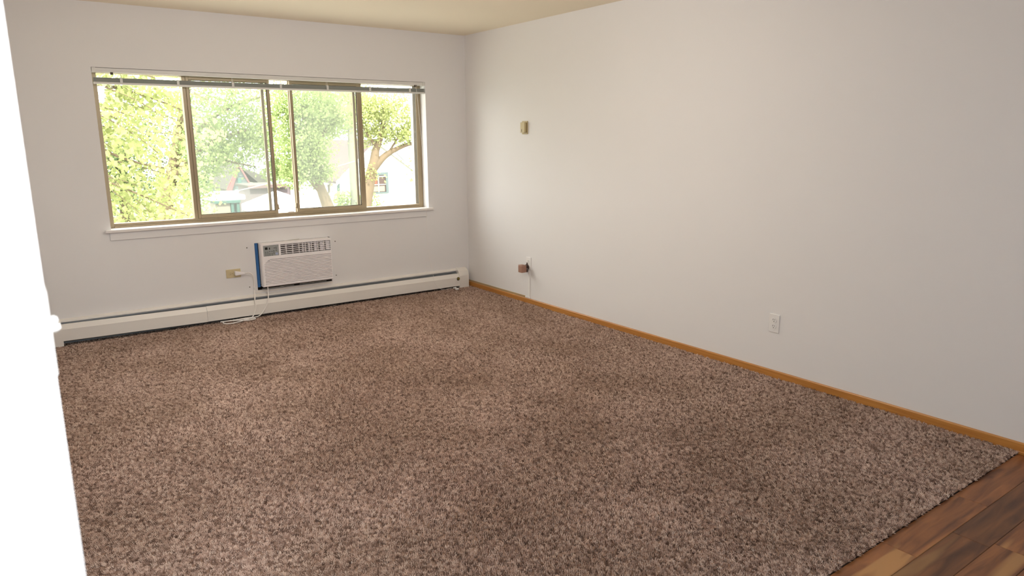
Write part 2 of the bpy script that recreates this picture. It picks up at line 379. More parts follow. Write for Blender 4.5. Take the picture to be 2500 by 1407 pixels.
# ------------------------------------------------------------------ blind
bl = empty('venetian_blind', (-1.76, .03, 1.92), label='white metal blind raised to a thin stack at the top of the window', cat='blind')
hr = MB(); hr.box(-3.088, -.4355, .006, .044, 1.9205, 1.950, .002); hr.build('headrail', M['blind_rail'], bl)
MB().box(-3.089, -3.066, .003, .046, 1.918, 1.9515, .002).build('end_bracket', M['blind_rail'], bl)
MB().box(-.458, -.4345, .003, .046, 1.918, 1.9515, .002).build('end_bracket', M['blind_rail'], bl)
def sag(x): return .010*((x+3.084)/2.65) - .004*math.sin(math.pi*(x+3.084)/2.65)
NS = 12
for k in range(NS):
    m = MB(); z = 1.8545+.0026*k; xs = np.linspace(-3.082, -.437, 12)
    for a, b in zip(xs[:-1], xs[1:]):
        za, zb = z+sag(a), z+sag(b)
        m.hexa([(a, .014, za), (b, .014, zb), (b, .039, zb), (a, .039, za), (a, .014, za+.0012), (b, .014, zb+.0012), (b, .039, zb+.0012), (a, .039, za+.0012)])
    m.build('slat', M['blind'], bl)
m = MB(); xs = np.linspace(-3.084, -.4355, 12)
for a, b in zip(xs[:-1], xs[1:]):
    za, zb = 1.840+sag(a), 1.840+sag(b)
    m.hexa([(a, .010, za), (b, .010, zb), (b, .043, zb), (a, .043, za), (a, .012, za+.0135), (b, .012, zb+.0135), (b, .041, zb+.0135), (a, .041, za+.0135)])
m.build('bottom_rail', M['blind_rail'], bl)
for x in (-2.909, -2.531, -2.134, -1.759, -1.363, -.975, -.585):
    z = sag(x)
    m = MB(); m.box(x-.009, x+.009, .0085, .0135, 1.852+z, 1.886+z, .0015); m.box(x-.004, x+.004, .0085, .046, 1.884+z, 1.888+z); m.build('ladder_clip', M['blind_rail'], bl)
    for yc in (.012, .038): MB().cyl((x, yc, 1.885+z), (x, yc, 1.921), .0008, n=6).build('ladder_cord', M['cord'], bl)
MB().box(-2.975, -2.957, .0035, .012, 1.905, 1.922, .002).build('tilt_hook', M['bronze_dark'], bl)
MB().box(-.542, -.518, .001, .01, 1.905, 1.924, .003).build('cord_lock', M['bronze_dark'], bl)
cordp = [(-.530, -.0005, 1.928), (-.518, -.002, 1.80), (-.492, -.004, 1.45), (-.480, -.006, 1.10), (-.474, -.018, .86), (-.474, -.034, .812), (-.478, -.041, .79), (-.483, -.038, .70), (-.481, -.035, .53), (-.468, -.038, .37), (-.452, -.06, .21), (-.447, -.080, .14), (-.438, -.088, .085), (-.40, -.098, .035), (-.355, -.105, .014), (-.30, -.09, .012), (-.25, -.082, .014)]
MB().tube(cordp, .0013, 6).build('pull_cord', M['cord'], bl)
for (x, y) in ((-.243, -.092), (-.252, -.150)):
    MB().cyl((x, y, .012), (x+.028, y-.006, .012), .0045, .010, 12).ball((x+.028, y-.006, .013), .010, 1, 1, .9).build('tassel', M['white'], bl)

# ------------------------------------------------------------------ air conditioner
ac = empty('air_conditioner', (-1.75, -.04, .247), label='white through-wall air conditioner below the window, blue tape at its left', cat='air conditioner')
X0, X1, Z0, Z1, YF = -2.049, -1.449, .248, .609, -.085
MB().box(X0+.012, X1-.012, -.03, .55, Z0+.008, Z1-.006).build('case', M['ac_side'], ac)
bz = MB()
def band(xa, xb, za, zb, y0=YF, y1=-.02): bz.box(xa, xb, y0, y1, za, zb)
# face shell built around the recesses
band(X0+.006, X1-.004, Z1-.014, Z1-.004); band(X0+.006, -2.0324, Z0+.006, Z1-.014); band(-1.9049, -1.8908, .5059, Z1-.014)
band(-1.4565, X1-.004, Z0+.006, Z1-.014); band(-2.0324, -1.4565, .478, .5059); band(-2.0324, -1.4565, Z0+.006, .2615)
bz.build('face_shell', M['ac_white'], ac)
eg = MB()
eg.prism([(X0+.006, YF, Z0+.006), (X0, YF+.014, Z0), (X0+.002, -.002, Z0), (X0+.008, -.002, Z0+.006)], (0, 0, Z1-Z0-.004))
eg.prism([(X1-.004, YF, Z0+.006), (X1, YF+.014, Z0), (X1-.002, -.002, Z0), (X1-.008, -.002, Z0+.006)], (0, 0, Z1-Z0-.004))
eg.prism_x([(YF, Z1-.004), (YF+.012, Z1+.001), (-.002, Z1+.001), (-.002, Z1-.006)], X0+.001, X1-.001)
eg.prism_x([(YF, Z0+.006), (YF+.012, Z0), (-.002, Z0), (-.002, Z0+.006)], X0+.001, X1-.001)
eg.build('face_edge', M['ac_white'], ac)
cpn = MB().box(-2.0319, -1.9054, YF+.001, -.03, .5064, .5935).build('control_panel', M['grey_panel'], ac)
yb = YF-.0008
MB().box(-2.0175, -1.9965, yb, YF+.0015, .5605, .5805).build('display', M['black'], cpn)
MB().box(-1.9845, -1.977, yb, YF+.0015, .561, .5755).build('sensor', M['black'], cpn)
for bx, bz_ in [(-2.013, .527), (-2.013, .540), (-1.996, .527), (-1.996, .540), (-1.980, .525), (-1.980, .543), (-1.962, .525), (-1.962, .543), (-1.946, .524), (-1.946, .536), (-1.946, .548), (-1.926, .548), (-1.926, .562), (-1.940, .570), (-1.926, .574), (-2.013, .514), (-1.996, .514), (-1.980, .513), (-1.962, .513)]:
    MB().box(bx-.0052, bx+.0052, yb, YF+.0015, bz_-.0038, bz_+.0038, .001, 1).build('button', M['button'], cpn)
MB().box(-1.934, -1.912, yb, YF+.0015, .511, .531, .001, 1).build('badge', M['badge'], cpn)
# outlet grille
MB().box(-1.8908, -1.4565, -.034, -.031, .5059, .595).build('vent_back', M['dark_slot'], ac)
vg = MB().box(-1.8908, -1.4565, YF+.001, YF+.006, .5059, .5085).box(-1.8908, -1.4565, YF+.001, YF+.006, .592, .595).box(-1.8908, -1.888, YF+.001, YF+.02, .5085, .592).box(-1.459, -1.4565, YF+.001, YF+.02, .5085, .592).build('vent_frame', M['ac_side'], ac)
for k in range(5):
    z = .5190+k*.0160
    MB().hexa([(-1.888, YF+.002, z-.002), (-1.459, YF+.002, z-.002), (-1.459, YF+.016, z-.004), (-1.888, YF+.016, z-.004), (-1.888, YF+.002, z+.0035), (-1.459, YF+.002, z+.0035), (-1.459, YF+.016, z+.0005), (-1.888, YF+.016, z+.0005)]).build('vent_louver', M['ac_white'], ac)
for k in range(7):
    x = -1.8405+.0545*k
    MB().box(x-.0015, x+.0015, YF+.0015, YF+.03, .5085, .592).build('vent_divider', M['ac_white'], ac)
for k in range(3, 8):
    x = -1.858+.0545*k; w = .003+.0026*(k-2)
    MB().box(x-w, min(x+w, -1.4595), -.066, -.056, .509, .592).build('vent_vane', M['ac_white'], ac)
# intake louvres
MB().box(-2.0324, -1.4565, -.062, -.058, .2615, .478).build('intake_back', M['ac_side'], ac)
for k in range(17):
    z = .2625+k*.01265; xl = -2.0324 + (.045 if k == 16 else .012 if k == 15 else 0)
    MB().hexa([(xl, YF+.0012, z), (-1.4565, YF+.0012, z), (-1.4565, -.0605, z+.004), (xl, -.0605, z+.004), (xl, YF+.0012, z+.0088), (-1.4565, YF+.0012, z+.0088), (-1.4565, -.0605, z+.0108), (xl, -.0605, z+.0108)]).build('louver', M['ac_white'], ac)
MB().prism([(-2.0324, YF+.0005, .478), (-1.98, YF+.0005, .478), (-2.012, YF+.0005, .462), (-2.0324, YF+.0005, .44)], (0, .02, 0)).build('intake_corner', M['ac_white'], ac)
# sleeve, gaps, tape and seal
sl = MB(); sl.box(AX0+.0005, AX0+.003, .012, .5, AZ0+.0005, AZ1-.0005).box(AX1-.003, AX1-.0005, .012, .5, AZ0+.0005, AZ1-.0005).box(AX0+.003, AX1-.003, .012, .5, AZ0+.0005, AZ0+.003).box(AX0+.003, AX1-.003, .012, .5, AZ1-.003, AZ1-.0005).box(AX0, AX1, .5, .503, AZ0, AZ1)
sl.build('wall_sleeve', M['dark'], ac)
MB().box(-2.0745, -2.0525, -.004, .010, .240, .6095, .001).build('blue_tape', M['blue'], ac, label='strip of bright blue tape')
fo = MB(); fo.hexa([(-1.862, -.001, .603), (-1.70, -.001, .606), (-1.70, .012, .606), (-1.862, .012, .603), (-1.80, -.010, .612), (-1.70, -.010, .6165), (-1.70, .012, .6165), (-1.80, .012, .612)])
fo.build('foam_seal', M['foam'], ac)
lt = MB(); lt.box(AX0-.022, AX1+.004, -.006, -.0005, .196, .212, .002); lt.build('bottom_ledge', M['cream_metal'], ac)
for i, (x, z, w_) in enumerate([(-1.95, .219, .09), (-1.83, .221, .06), (-1.6, .222, .12)]):
    MB().box(x-w_, x+w_, -.002, .009, z, z+.004, .001, 1).build('seal_scrap', M['foam'], ac)
cordA = [(-2.174, -.036, .378), (-2.145, -.045, .380), (-2.118, -.030, .352), (-2.106, -.014, .30), (-2.105, -.009, .25), (-2.108, -.014, .215), (-2.122, -.06, .185), (-2.131, -.084, .15), (-2.130, -.088, .09), (-2.148, -.088, .04), (-2.175, -.10, .014),
         (-2.24, -.135, .012), (-2.31, -.168, .011), (-2.375, -.172, .011), (-2.405, -.135, .012), (-2.385, -.098, .013), (-2.32, -.088, .012), (-2.25, -.10, .012), (-2.185, -.115, .013), (-2.155, -.128, .014), (-2.165, -.152, .012), (-2.23, -.150, .011), (-2.30, -.125, .017), (-2.37, -.115, .019), (-2.415, -.10, .017), (-2.38, -.086, .013), (-2.30, -.105, .017), (-2.20, -.100, .019), (-2.12, -.092, .016), (-2.075, -.086, .045), (-2.045, -.084, .09), (-2.022, -.081, .15), (-2.012, -.062, .20), (-2.008, -.05, .25)]
MB().tube(cordA, .0043, 8).build('power_cord', M['cord'], ac)
pg = MB(); pg.hexa([(-2.256, -.008, .366), (-2.256, -.045, .366), (-2.256, -.045, .402), (-2.256, -.008, .402), (-2.178, -.028, .371), (-2.178, -.043, .371), (-2.178, -.043, .386), (-2.178, -.028, .386)])
bmesh.ops.bevel(pg.bm, geom=list(pg.bm.edges), offset=.004, segments=2, affect='EDGES')
pg.build('plug', M['ac_white'], ac)
MB().box(-2.113, -2.096, -.016, -.0005, .226, .246, .002).build('cord_clip', M['white'], ac)

scr = ['upper left of', 'upper right of', 'lower right of', 'lower left of']
for (x, z), t in zip([(-2.137, .579), (-1.381, .566), (-1.389, .263), (-2.141, .251)], scr):
    s = MB().cyl((x, -.0002, z), (x, -.004, z), .0045, .0038, 12).ball((x, -.004, z), .0038, 1, .4, 1, 10)
    s.build('wall_screw', M['bronze_dark'], label='small dark screw in the wall %s the air conditioner' % t, cat='screw', group='screws around the air conditioner')

# ------------------------------------------------------------------ outlets
def outlet(name, c, right, nrm, upv, mp, label, skip=None):
    """c centre on wall, right/up/normal unit vectors, duplex plate 70 x 114"""
    c, right, nrm, upv = map(Vector, (c, right, nrm, upv))
    T = Matrix((right, upv, nrm)).transposed().to_4x4(); T.translation = c
    o = empty(name, c, label=label, cat='outlet')
    def part(nm, build, mm, par=o):
        m = MB(); build(m)
        for v in m.bm.verts: v.co = T @ v.co
        return m.build(nm, mm, par)
    part('cover_plate', lambda m: m.box(-.035, .035, -.057, .057, .0003, .0055, .0025), mp)
    part('plate_screw', lambda m: m.cyl((0, 0, .005), (0, 0, .0065), .0028, n=10), mp)
    for sgn in (1, -1):
        rc = part('receptacle', lambda m: m.cyl((0, sgn*.0195, .0045), (0, sgn*.0195, .0078), .0172, .0168, 24), mp)
        if skip == sgn: continue
        part('slot', lambda m: m.box(-.0072, -.0048, sgn*.0195, sgn*.0195+.009, .0075, .0083), M['socket'], rc)
        part('slot', lambda m: m.box(.0048, .0072, sgn*.0195+.001, sgn*.0195+.008, .0075, .0083), M['socket'], rc)
        part('ground_hole', lambda m: m.cyl((0, sgn*.0195-.0075, .0075), (0, sgn*.0195-.0075, .0083), .0028, n=10), M['socket'], rc)
    return o
outlet('power_outlet', (0, -3.4745, .3349), (0, -1, 0), (-1, 0, 0), (0, 0, 1), M['outlet_white'], 'white duplex outlet with nothing plugged in, on the bare side wall')
outlet('power_outlet', (-2.2606, 0, .3805), (0, 0, 1), (0, -1, 0), (-1, 0, 0), M['ivory'], 'ivory outlet mounted sideways beside the air conditioner', skip=-1)
outlet('power_outlet', (0, -1.003, .357), (0, -1, 0), (-1, 0, 0), (0, 0, 1), M['outlet_white'], 'white outlet with the brown plug-in cube, above the thin white cable cover', skip=-1)
# plug-in cube
pc = empty('plug_in_cube', (-.05, -.99, .315), label='brown cube plugged into the lower socket of the side wall outlet', cat='adapter')
MB().box(-.090, -.036, -1.016, -.962, .284, .346, .006, 3).build('cube_body', M['brown'], pc)
MB().box(-.084, -.038, -1.002, -.955, .3445, .350, .003).build('cube_lid', M['brown'], pc)
MB().box(-.0355, -.019, -1.013, -.968, .284, .344, .002).build('cube_back', M['dark_brown'], pc)
MB().box(-.0345, -.020, -1.0142, -1.0128, .3135, .3155).build('seam_line', M['outlet_white'], pc)
MB().cyl((-.0188, -.992, .325), (-.0085, -.992, .325), .026, .024, 20).ball((-.0135, -.992, .350), .0085, .6, 1, 2.2).build('plug_disc', M['dark_brown'], pc)
# cable cover
cc = empty('cable_cover', (-.003, -1.01, .045), label='thin white cable cover running down the wall to the baseboard', cat='cable cover')
MB().box(-.008, -.0004, -1.024, -1.002, .0595, .2995, .002).build('channel', M['outlet_white'], cc)
MB().box(-.010, -.0004, -1.028, -.958, .0445, .0595, .002).build('end_fitting', M['outlet_white'], cc)
# thermostat
th = empty('thermostat', (-.01, -.95, 1.478), label='tan gold thermostat box mounted on the wall near the corner', cat='thermostat')
MB().box(-.007, -.0004, -.992, -.914, 1.478, 1.588, .003).build('base_plate', M['gold'], th)
MB().box(-.033, -.0105, -.985, -.924, 1.490, 1.577, .004).build('cover', M['gold'], th)
MB().box(-.0107, -.007, -.982, -.927, 1.493, 1.574).build('cover_gap', M['dark_brown'], th)
MB().box(-.0345, -.0325, -.948, -.942, 1.498, 1.52, .0005, 1).build('setting_lever', M['dark_brown'], th)
MB().cyl((-.0065, -.93, 1.484), (-.0095, -.93, 1.484), .003, n=10).build('plate_screw', M['brass'], th)

# ------------------------------------------------------------------ baseboard heater
ht = empty('baseboard_heater', (-1.86, -.035, 0), label='long cream baseboard radiator under the window wall', cat='radiator')
HX0, HX1 = XL+.002, -.047
MB().prism_x([(-.0006, 0.0), (-.004, 0.0), (-.004, .150), (-.0006, .150)], HX0, HX1).build('back_plate', M['steel'], ht)
MB().prism_x([(-.0006, .1865), (-.010, .1865), (-.016, .1840), (-.031, .1765), (-.0325, .1665), (-.0305, .1665), (-.029, .1750), (-.014, .180), (-.0006, .181)], -3.60, -.150).build('top_cover', M['cream_metal'], ht)
FP = [(-.052, .1515), (-.056, .1515), (-.0745, .115), (-.0745, .0305), (-.066, .027), (-.066, .029), (-.0725, .032), (-.0725, .114), (-.054, .1495)]
MB().prism_x(FP, -3.66, -2.5045, .010, -.004).build('front_panel', M['cream_metal'], ht)
MB().prism_x([(y-.001, z) for y, z in FP], -2.5035, -.152, -.002, -.008).build('front_panel', M['cream_metal'], ht)
MB().prism_x([(-.010, .150), (-.050, .139), (-.052, .137), (-.010, .148)], -3.58, -.156).build('damper', M['steel'], ht)
MB().cyl((-3.60, -.036, .085), (-.10, -.036, .085), .011, n=12).build('heating_pipe', M['steel'], ht)
fi = MB()
for k in range(560):
    x = -3.56+k*.006
    fi.box(x, x+.0008, -.060, -.010, .055, .115)
fi.build('heating_fins', M['steel'], ht, kind='stuff')
for x in (-3.33, -2.75, -2.1, -1.5, -.85, -.4):
    MB().box(x, x+.018, -.068, -.004, .0405, .054).build('bracket', M['steel'], ht)
MB().box(-3.63, -.152, -.064, -.004, .0005, .003).build('gap_shade_strip', M['dark'], ht)  # dark strip painting in the shade of the gap under the front panels
def cap(xa, xb, zt, lip):
    m = MB(); m.prism_x([(-.0006, .0), (-.0785, .0), (-.0785, .122), (-.058, .163), (-.030, zt-.008), (-.012, zt), (-.0006, zt)], xa, xb)
    bmesh.ops.bevel(m.bm, geom=[e for e in m.bm.edges if e.calc_length() > .09], offset=.0018, segments=2, affect='EDGES')
    return m.build('end_cap', M['cream_metal'], ht)
cap(-.1555, HX1, .190, 0); cap(HX0, -3.484, .186, 0)
vk = MB().cyl((-.170, -.0765, .0945), (-.170, -.0785, .0945), .0175, .017, 24).build('valve_rim', M['dark'], ht)
MB().cyl((-.168, -.0785, .0955), (-.168, -.0805, .0955), .0145, .011, 20).build('valve', M['brass'], ht, label='round brass bleed valve')

# ------------------------------------------------------------------ light switch beyond the partition edge
sw = empty('light_switch', (XL, -4.79, 1.2), label='double white switch seen edge-on past the blown-out partition wall', cat='switch')
MB().box(XL+.0004, XL+.0025, -4.833, -4.717, 1.14, 1.255, .001).build('cover_plate', M['white'], sw)
for y in (-4.798, -4.752):
    z = 1.198
    m = MB(); m.hexa([(XL+.002, y-.005, z-.0075), (XL+.002, y+.005, z-.0075), (XL+.002, y+.005, z+.006), (XL+.002, y-.005, z+.006), (XL+.0145, y-.0042, z-.0035), (XL+.0145, y+.0042, z-.0035), (XL+.0125, y+.0042, z+.0065), (XL+.0125, y-.0042, z+.0065)])
    bmesh.ops.bevel(m.bm, geom=list(m.bm.edges), offset=.002, segments=2, affect='EDGES')
    m.build('toggle', M['white'], sw)

# ------------------------------------------------------------------ carpet
def carpet_mat():
    m, nt, p, L = nodes('carpet_yarn'); p.inputs['Roughness'].default_value = .95; p.inputs['Specular IOR Level'].default_value = .1
    oi = N(nt, 'ShaderNodeObjectInfo'); g = N(nt, 'ShaderNodeNewGeometry')
    cr = N(nt, 'ShaderNodeValToRGB'); el = cr.color_ramp.elements
    el[0].position = 0; el[0].color = (.15, .092, .071, 1); el[1].position = 1; el[1].color = (.85, .70, .60, 1)
    for p_, c in ((.22, (.33, .22, .17, 1)), (.5, (.56, .40, .325, 1)), (.75, (.72, .55, .46, 1))):
        e = el.new(p_); e.color = c
    L.new(oi.outputs['Random'], cr.inputs[0])
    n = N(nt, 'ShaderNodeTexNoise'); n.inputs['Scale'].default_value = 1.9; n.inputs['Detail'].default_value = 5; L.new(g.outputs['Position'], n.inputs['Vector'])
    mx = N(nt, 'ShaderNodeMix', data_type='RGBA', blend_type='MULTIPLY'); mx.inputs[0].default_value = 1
    r = N(nt, 'ShaderNodeValToRGB'); r.color_ramp.elements[0].position = .38; r.color_ramp.elements[0].color = (.83, .80, .76, 1); r.color_ramp.elements[1].position = .65; r.color_ramp.elements[1].color = (1, 1, 1, 1)  # light and dark patches of leaning pile, painted into the yarn colour
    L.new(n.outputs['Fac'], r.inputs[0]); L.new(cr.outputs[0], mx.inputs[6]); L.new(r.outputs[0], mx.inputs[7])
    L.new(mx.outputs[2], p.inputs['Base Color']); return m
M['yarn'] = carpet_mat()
M['backing'] = mat('carpet_backing', (.28, .18, .13), .95, bump=.8, bscale=150, var=.3, vscale=120)
CX0, CX1, CY0, CY1 = XL+.002, -.013, -4.800, -.006
carpet = MB().box(CX0, CX1, CY0+.001, CY1, ZF+.0005, -.006, .001).build('carpet', M['backing'], label='wall-to-wall brown cut-pile carpet ending at the wood floor', cat='carpet')
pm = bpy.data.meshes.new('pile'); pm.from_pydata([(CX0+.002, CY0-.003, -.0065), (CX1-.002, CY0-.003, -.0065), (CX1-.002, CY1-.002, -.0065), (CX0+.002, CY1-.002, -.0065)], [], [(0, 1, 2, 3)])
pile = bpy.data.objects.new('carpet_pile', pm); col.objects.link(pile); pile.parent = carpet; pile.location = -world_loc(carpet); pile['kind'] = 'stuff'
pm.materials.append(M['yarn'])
g = bpy.data.node_groups.new('pile_nodes', 'GeometryNodeTree')
g.interface.new_socket('Geometry', in_out='INPUT', socket_type='NodeSocketGeometry'); g.interface.new_socket('Geometry', in_out='OUTPUT', socket_type='NodeSocketGeometry')
gi = g.nodes.new('NodeGroupInput'); go = g.nodes.new('NodeGroupOutput'); GL = g.links
dp = g.nodes.new('GeometryNodeDistributePointsOnFaces'); dp.inputs['Density'].default_value = 17000
GL.new(gi.outputs[0], dp.inputs[0])
jn = g.nodes.new('GeometryNodeJoinGeometry')
for k in range(4):
    a = k*math.pi/2+.4
    c = g.nodes.new('GeometryNodeMeshCone'); c.fill_type = 'NGON'; c.inputs['Vertices'].default_value = 5; c.inputs['Side Segments'].default_value = 1
    c.inputs['Radius Top'].default_value = .0009; c.inputs['Radius Bottom'].default_value = .0016; c.inputs['Depth'].default_value = .0098+.0011*(k % 3)
    t = g.nodes.new('GeometryNodeTransform'); t.inputs['Translation'].default_value = (.0016*math.cos(a), .0016*math.sin(a), 0)
    t.inputs['Rotation'].default_value = (.40*math.cos(a+1.2), .40*math.sin(a+1.2), 0)
    GL.new(c.outputs['Mesh'], t.inputs[0]); GL.new(t.outputs[0], jn.inputs[0])
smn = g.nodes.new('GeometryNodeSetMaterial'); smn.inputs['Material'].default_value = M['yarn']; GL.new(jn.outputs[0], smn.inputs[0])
io = g.nodes.new('GeometryNodeInstanceOnPoints'); GL.new(dp.outputs['Points'], io.inputs['Points']); GL.new(smn.outputs[0], io.inputs['Instance'])
pos = g.nodes.new('GeometryNodeInputPosition')
ns = g.nodes.new('ShaderNodeTexNoise'); ns.inputs['Scale'].default_value = 1.1; ns.inputs['Detail'].default_value = 3.0; ns.inputs['Distortion'].default_value = .8
GL.new(pos.outputs[0], ns.inputs['Vector'])
s1 = g.nodes.new('ShaderNodeVectorMath'); s1.operation = 'SUBTRACT'; s1.inputs[1].default_value = (.5, .5, .5); GL.new(ns.outputs['Color'], s1.inputs[0])
s2 = g.nodes.new('ShaderNodeVectorMath'); s2.operation = 'MULTIPLY'; s2.inputs[1].default_value = (3.4, 3.4, 0); GL.new(s1.outputs[0], s2.inputs[0])
rv = g.nodes.new('FunctionNodeRandomValue'); rv.data_type = 'FLOAT_VECTOR'; rv.inputs[0].default_value = (-.75, -.75, .95); rv.inputs[1].default_value = (.75, .75, 1.05)
a1 = g.nodes.new('ShaderNodeVectorMath'); a1.operation = 'ADD'; GL.new(s2.outputs[0], a1.inputs[0]); GL.new(rv.outputs[0], a1.inputs[1])
al = g.nodes.new('FunctionNodeAlignEulerToVector'); al.axis = 'Z'; GL.new(a1.outputs[0], al.inputs['Vector'])
GL.new(al.outputs[0], io.inputs['Rotation'])
rs = g.nodes.new('FunctionNodeRandomValue'); rs.data_type = 'FLOAT'; rs.inputs[2].default_value = .75; rs.inputs[3].default_value = 1.2
GL.new(rs.outputs[1], io.inputs['Scale']); GL.new(io.outputs[0], go.inputs[0])
md = pile.modifiers.new('pile', 'NODES'); md.node_group = g

# ------------------------------------------------------------------ outside
GZ = -2.95
MB().box(-40, 60, .6, 90, GZ-.3, GZ).build('ground_outside', M['grass'], kind='structure')
MB().box(-40, 60, 15.2, 19.0, GZ, GZ+.02).build('street_outside', M['asphalt'], kind='structure')
MB().box(-12, 14, 1.2, 12.5, GZ, GZ+.02).build('bounce_slab_outside', M['bounce_slab'], kind='structure')  # unseen pale slab added to bounce sunlight up to the ceiling
def leaves(blobs, n, size, seed):
    """blobs: (cx,cy,cz,rx,ry,rz,weight); folded four-point leaves gathered in sprays"""
    r = np.random.default_rng(seed); W = np.array([b[6] for b in blobs], float); W /= W.sum()
    ns = max(1, n//9); idx = r.choice(len(blobs), ns, p=W); B = np.array([b[:6] for b in blobs])[idx]
    d = r.normal(size=(ns, 3)); d /= np.linalg.norm(d, axis=1)[:, None]; rad = r.random(ns)**.45
    c0 = B[:, :3]+d*rad[:, None]*B[:, 3:]
    c = np.repeat(c0, 9, axis=0)+r.normal(size=(ns*9, 3))*np.array([2.0, 2.0, 1.1])*size
    m = len(c); u = r.normal(size=(m, 3)); u[:, 2] -= .5; u /= np.linalg.norm(u, axis=1)[:, None]
    v = np.cross(u, r.normal(size=(m, 3))); v /= np.linalg.norm(v, axis=1)[:, None]; nn = np.cross(u, v)
    s = (size*(.6+.8*r.random(m)))[:, None]
    P = np.stack([c-u*s*.5, c+v*s*.36+nn*s*.1, c+u*s*.55, c-v*s*.36+nn*s*.1], 1).reshape(-1, 3)
    F = (np.arange(m)[:, None]*4+np.array([[0, 1, 2], [0, 2, 3]]).reshape(1, 6)).reshape(-1, 3)
    me = bpy.data.meshes.new('foliage'); me.from_pydata(P.tolist(), [], F.tolist()); return me
def tree(label, base, trunk, branches, blobs, n, size, lm, bark='bark', seed=1, group=None):
    t = empty('leafy_tree', base, label=label, cat='tree')
    MB().tube([p[:3] for p in trunk], [p[3] for p in trunk], 10, sub=4).build('trunk', M[bark], t, smooth=True)
    for b in branches: MB().tube([p[:3] for p in b], [p[3] for p in b], 7, sub=4).build('branch', M[bark], t, smooth=True)
    me = leaves(blobs, n, size, seed); o = bpy.data.objects.new('foliage', me); col.objects.link(o); me.materials.append(M[lm]); o.parent = t; o.location = -Vector(base); o['kind'] = 'stuff'
    return t
# near left tree: trunk out of view, thin boughs drooping across the left pane
tw = []
for k in range(16):
    x0 = -3.9+1.6*rng.random(); z0 = 2.7-2.2*rng.random(); y0 = 6.0+.8*rng.random(); dx = 1.2+.9*rng.random(); dz = -.5-.55*rng.random()
    tw.append([(x0, y0, z0, .012), (x0+dx*.35, y0-.05, z0+dz*.2, .009), (x0+dx*.7, y0-.1, z0+dz*.55, .006), (x0+dx, y0-.12, z0+dz, .003)])
tree('airy tree with pale yellow-green leaves just outside the leftmost pane', (-5.6, 7.2, GZ),
     [(-5.6, 7.2, GZ, .22), (-5.5, 7.2, -.5, .19), (-5.2, 7.0, 1.6, .15), (-5.0, 6.9, 4.2, .09)],
     [[(-5.3, 7.0, 1.8, .07), (-3.6, 6.6, 1.9, .035), (-2.2, 6.2, 1.2, .018), (-1.5, 6.1, 1.0, .008)],
      [(-5.3, 7.0, 1.3, .07), (-3.8, 6.4, 1.5, .035), (-2.5, 6.0, .9, .016), (-1.4, 5.9, .3, .007)],
      [(-5.2, 7.0, 2.2, .06), (-3.6, 6.8, 2.6, .03), (-2.0, 6.5, 2.2, .016), (-1.2, 6.4, 1.9, .007)],
      [(-5.4, 7.1, .6, .06), (-3.8, 6.8, .9, .03), (-2.4, 6.4, .3, .015), (-1.4, 6.3, -.2, .006)],
      [(-3.6, 6.4, 1.4, .02), (-2.8, 6.2, 1.3, .012), (-2.1, 6.0, .6, .006), (-1.7, 6.0, .1, .004)],
      [(-3.4, 6.6, 1.9, .02), (-2.6, 6.3, 1.7, .012), (-2.0, 6.2, 1.6, .006), (-1.2, 6.2, 1.5, .004)]]+tw,
     [(-2.4, 6.4, 1.6, 1.6, 1.2, 1.3, 4.4), (-1.9, 6.3, .2, 1.0, 1.0, .9, 1.9), (-4.2, 6.9, 2.4, 1.5, 1.4, 1.6, 3), (-1.9, 6.5, 2.5, 1.0, .8, .7, 1.6)], 9500, .085, 'leaf_near', seed=3)
# tree A behind the second pane
tree('broad green tree filling the second pane, behind the small teal gable', (.12, 18.86, GZ),
     [(.12, 18.86, GZ, .26), (.47, 18.75, -.69, .22), (1.05, 18.4, 1.62, .16), (1.51, 18.05, 3.94, .1)],
     [[(.7, 18.51, .24, .12), (1.62, 17.82, 1.28, .07), (2.78, 17.36, 1.74, .03)], [(.93, 18.4, 1.16, .1), (2.2, 17.7, 2.32, .05), (3.36, 17.36, 2.78, .02)], [(.81, 18.4, .7, .1), (1.97, 18.05, .81, .05), (3.13, 17.82, .58, .02)]],
     [(2.43, 17.6, 2.43, 1.74, 1.16, 1.04, 5), (1.74, 17.8, 1.16, 1.04, 1.16, 1.04, 3), (3.24, 17.5, 1.45, .93, 1.04, .69, 3), (1.28, 18.05, -.11, .58, .93, .81, 1.2), (-.11, 18.6, 2.55, 1.85, 1.5, 1.74, 2), (3.71, 17.4, .49, .52, .69, .4, 1.1)], 15000, .085, 'leaf_mid', seed=5)
# tree B, third pane, forked trunk
tree('green tree with a leaning trunk that forks low, behind the third pane', (4.3, 14, GZ),
     [(4.35, 14, GZ, .22), (4.12, 14, -1.1, .19), (3.98, 14, -.44, .17), (3.79, 14, .15, .13), (3.68, 14, .76, .10), (3.5, 14, 1.3, .08), (3.4, 13.9, 2.4, .05)],
     [[(3.86, 14, -.1, .09), (3.55, 14, .25, .06), (3.2, 13.9, .75, .03)], [(3.6, 14, 1.0, .07), (4.1, 13.9, 1.8, .04), (4.6, 13.8, 2.3, .02)], [(3.5, 14, 1.3, .06), (3.0, 13.8, 2.0, .03)]],
     [(3.7, 13.9, 2.4, 1.2, .9, .75, 5), (3.3, 13.7, 1.25, .65, .8, .65, 3), (3.05, 13.7, .5, .35, .5, .4, 1.4), (4.3, 13.9, 1.95, .65, .8, .45, 1.5), (3.75, 13.7, .55, .35, .3, .35, 1), (2.95, 13.6, 2.2, .6, .7, .8, 2)], 12500, .075, 'leaf_mid', seed=8)
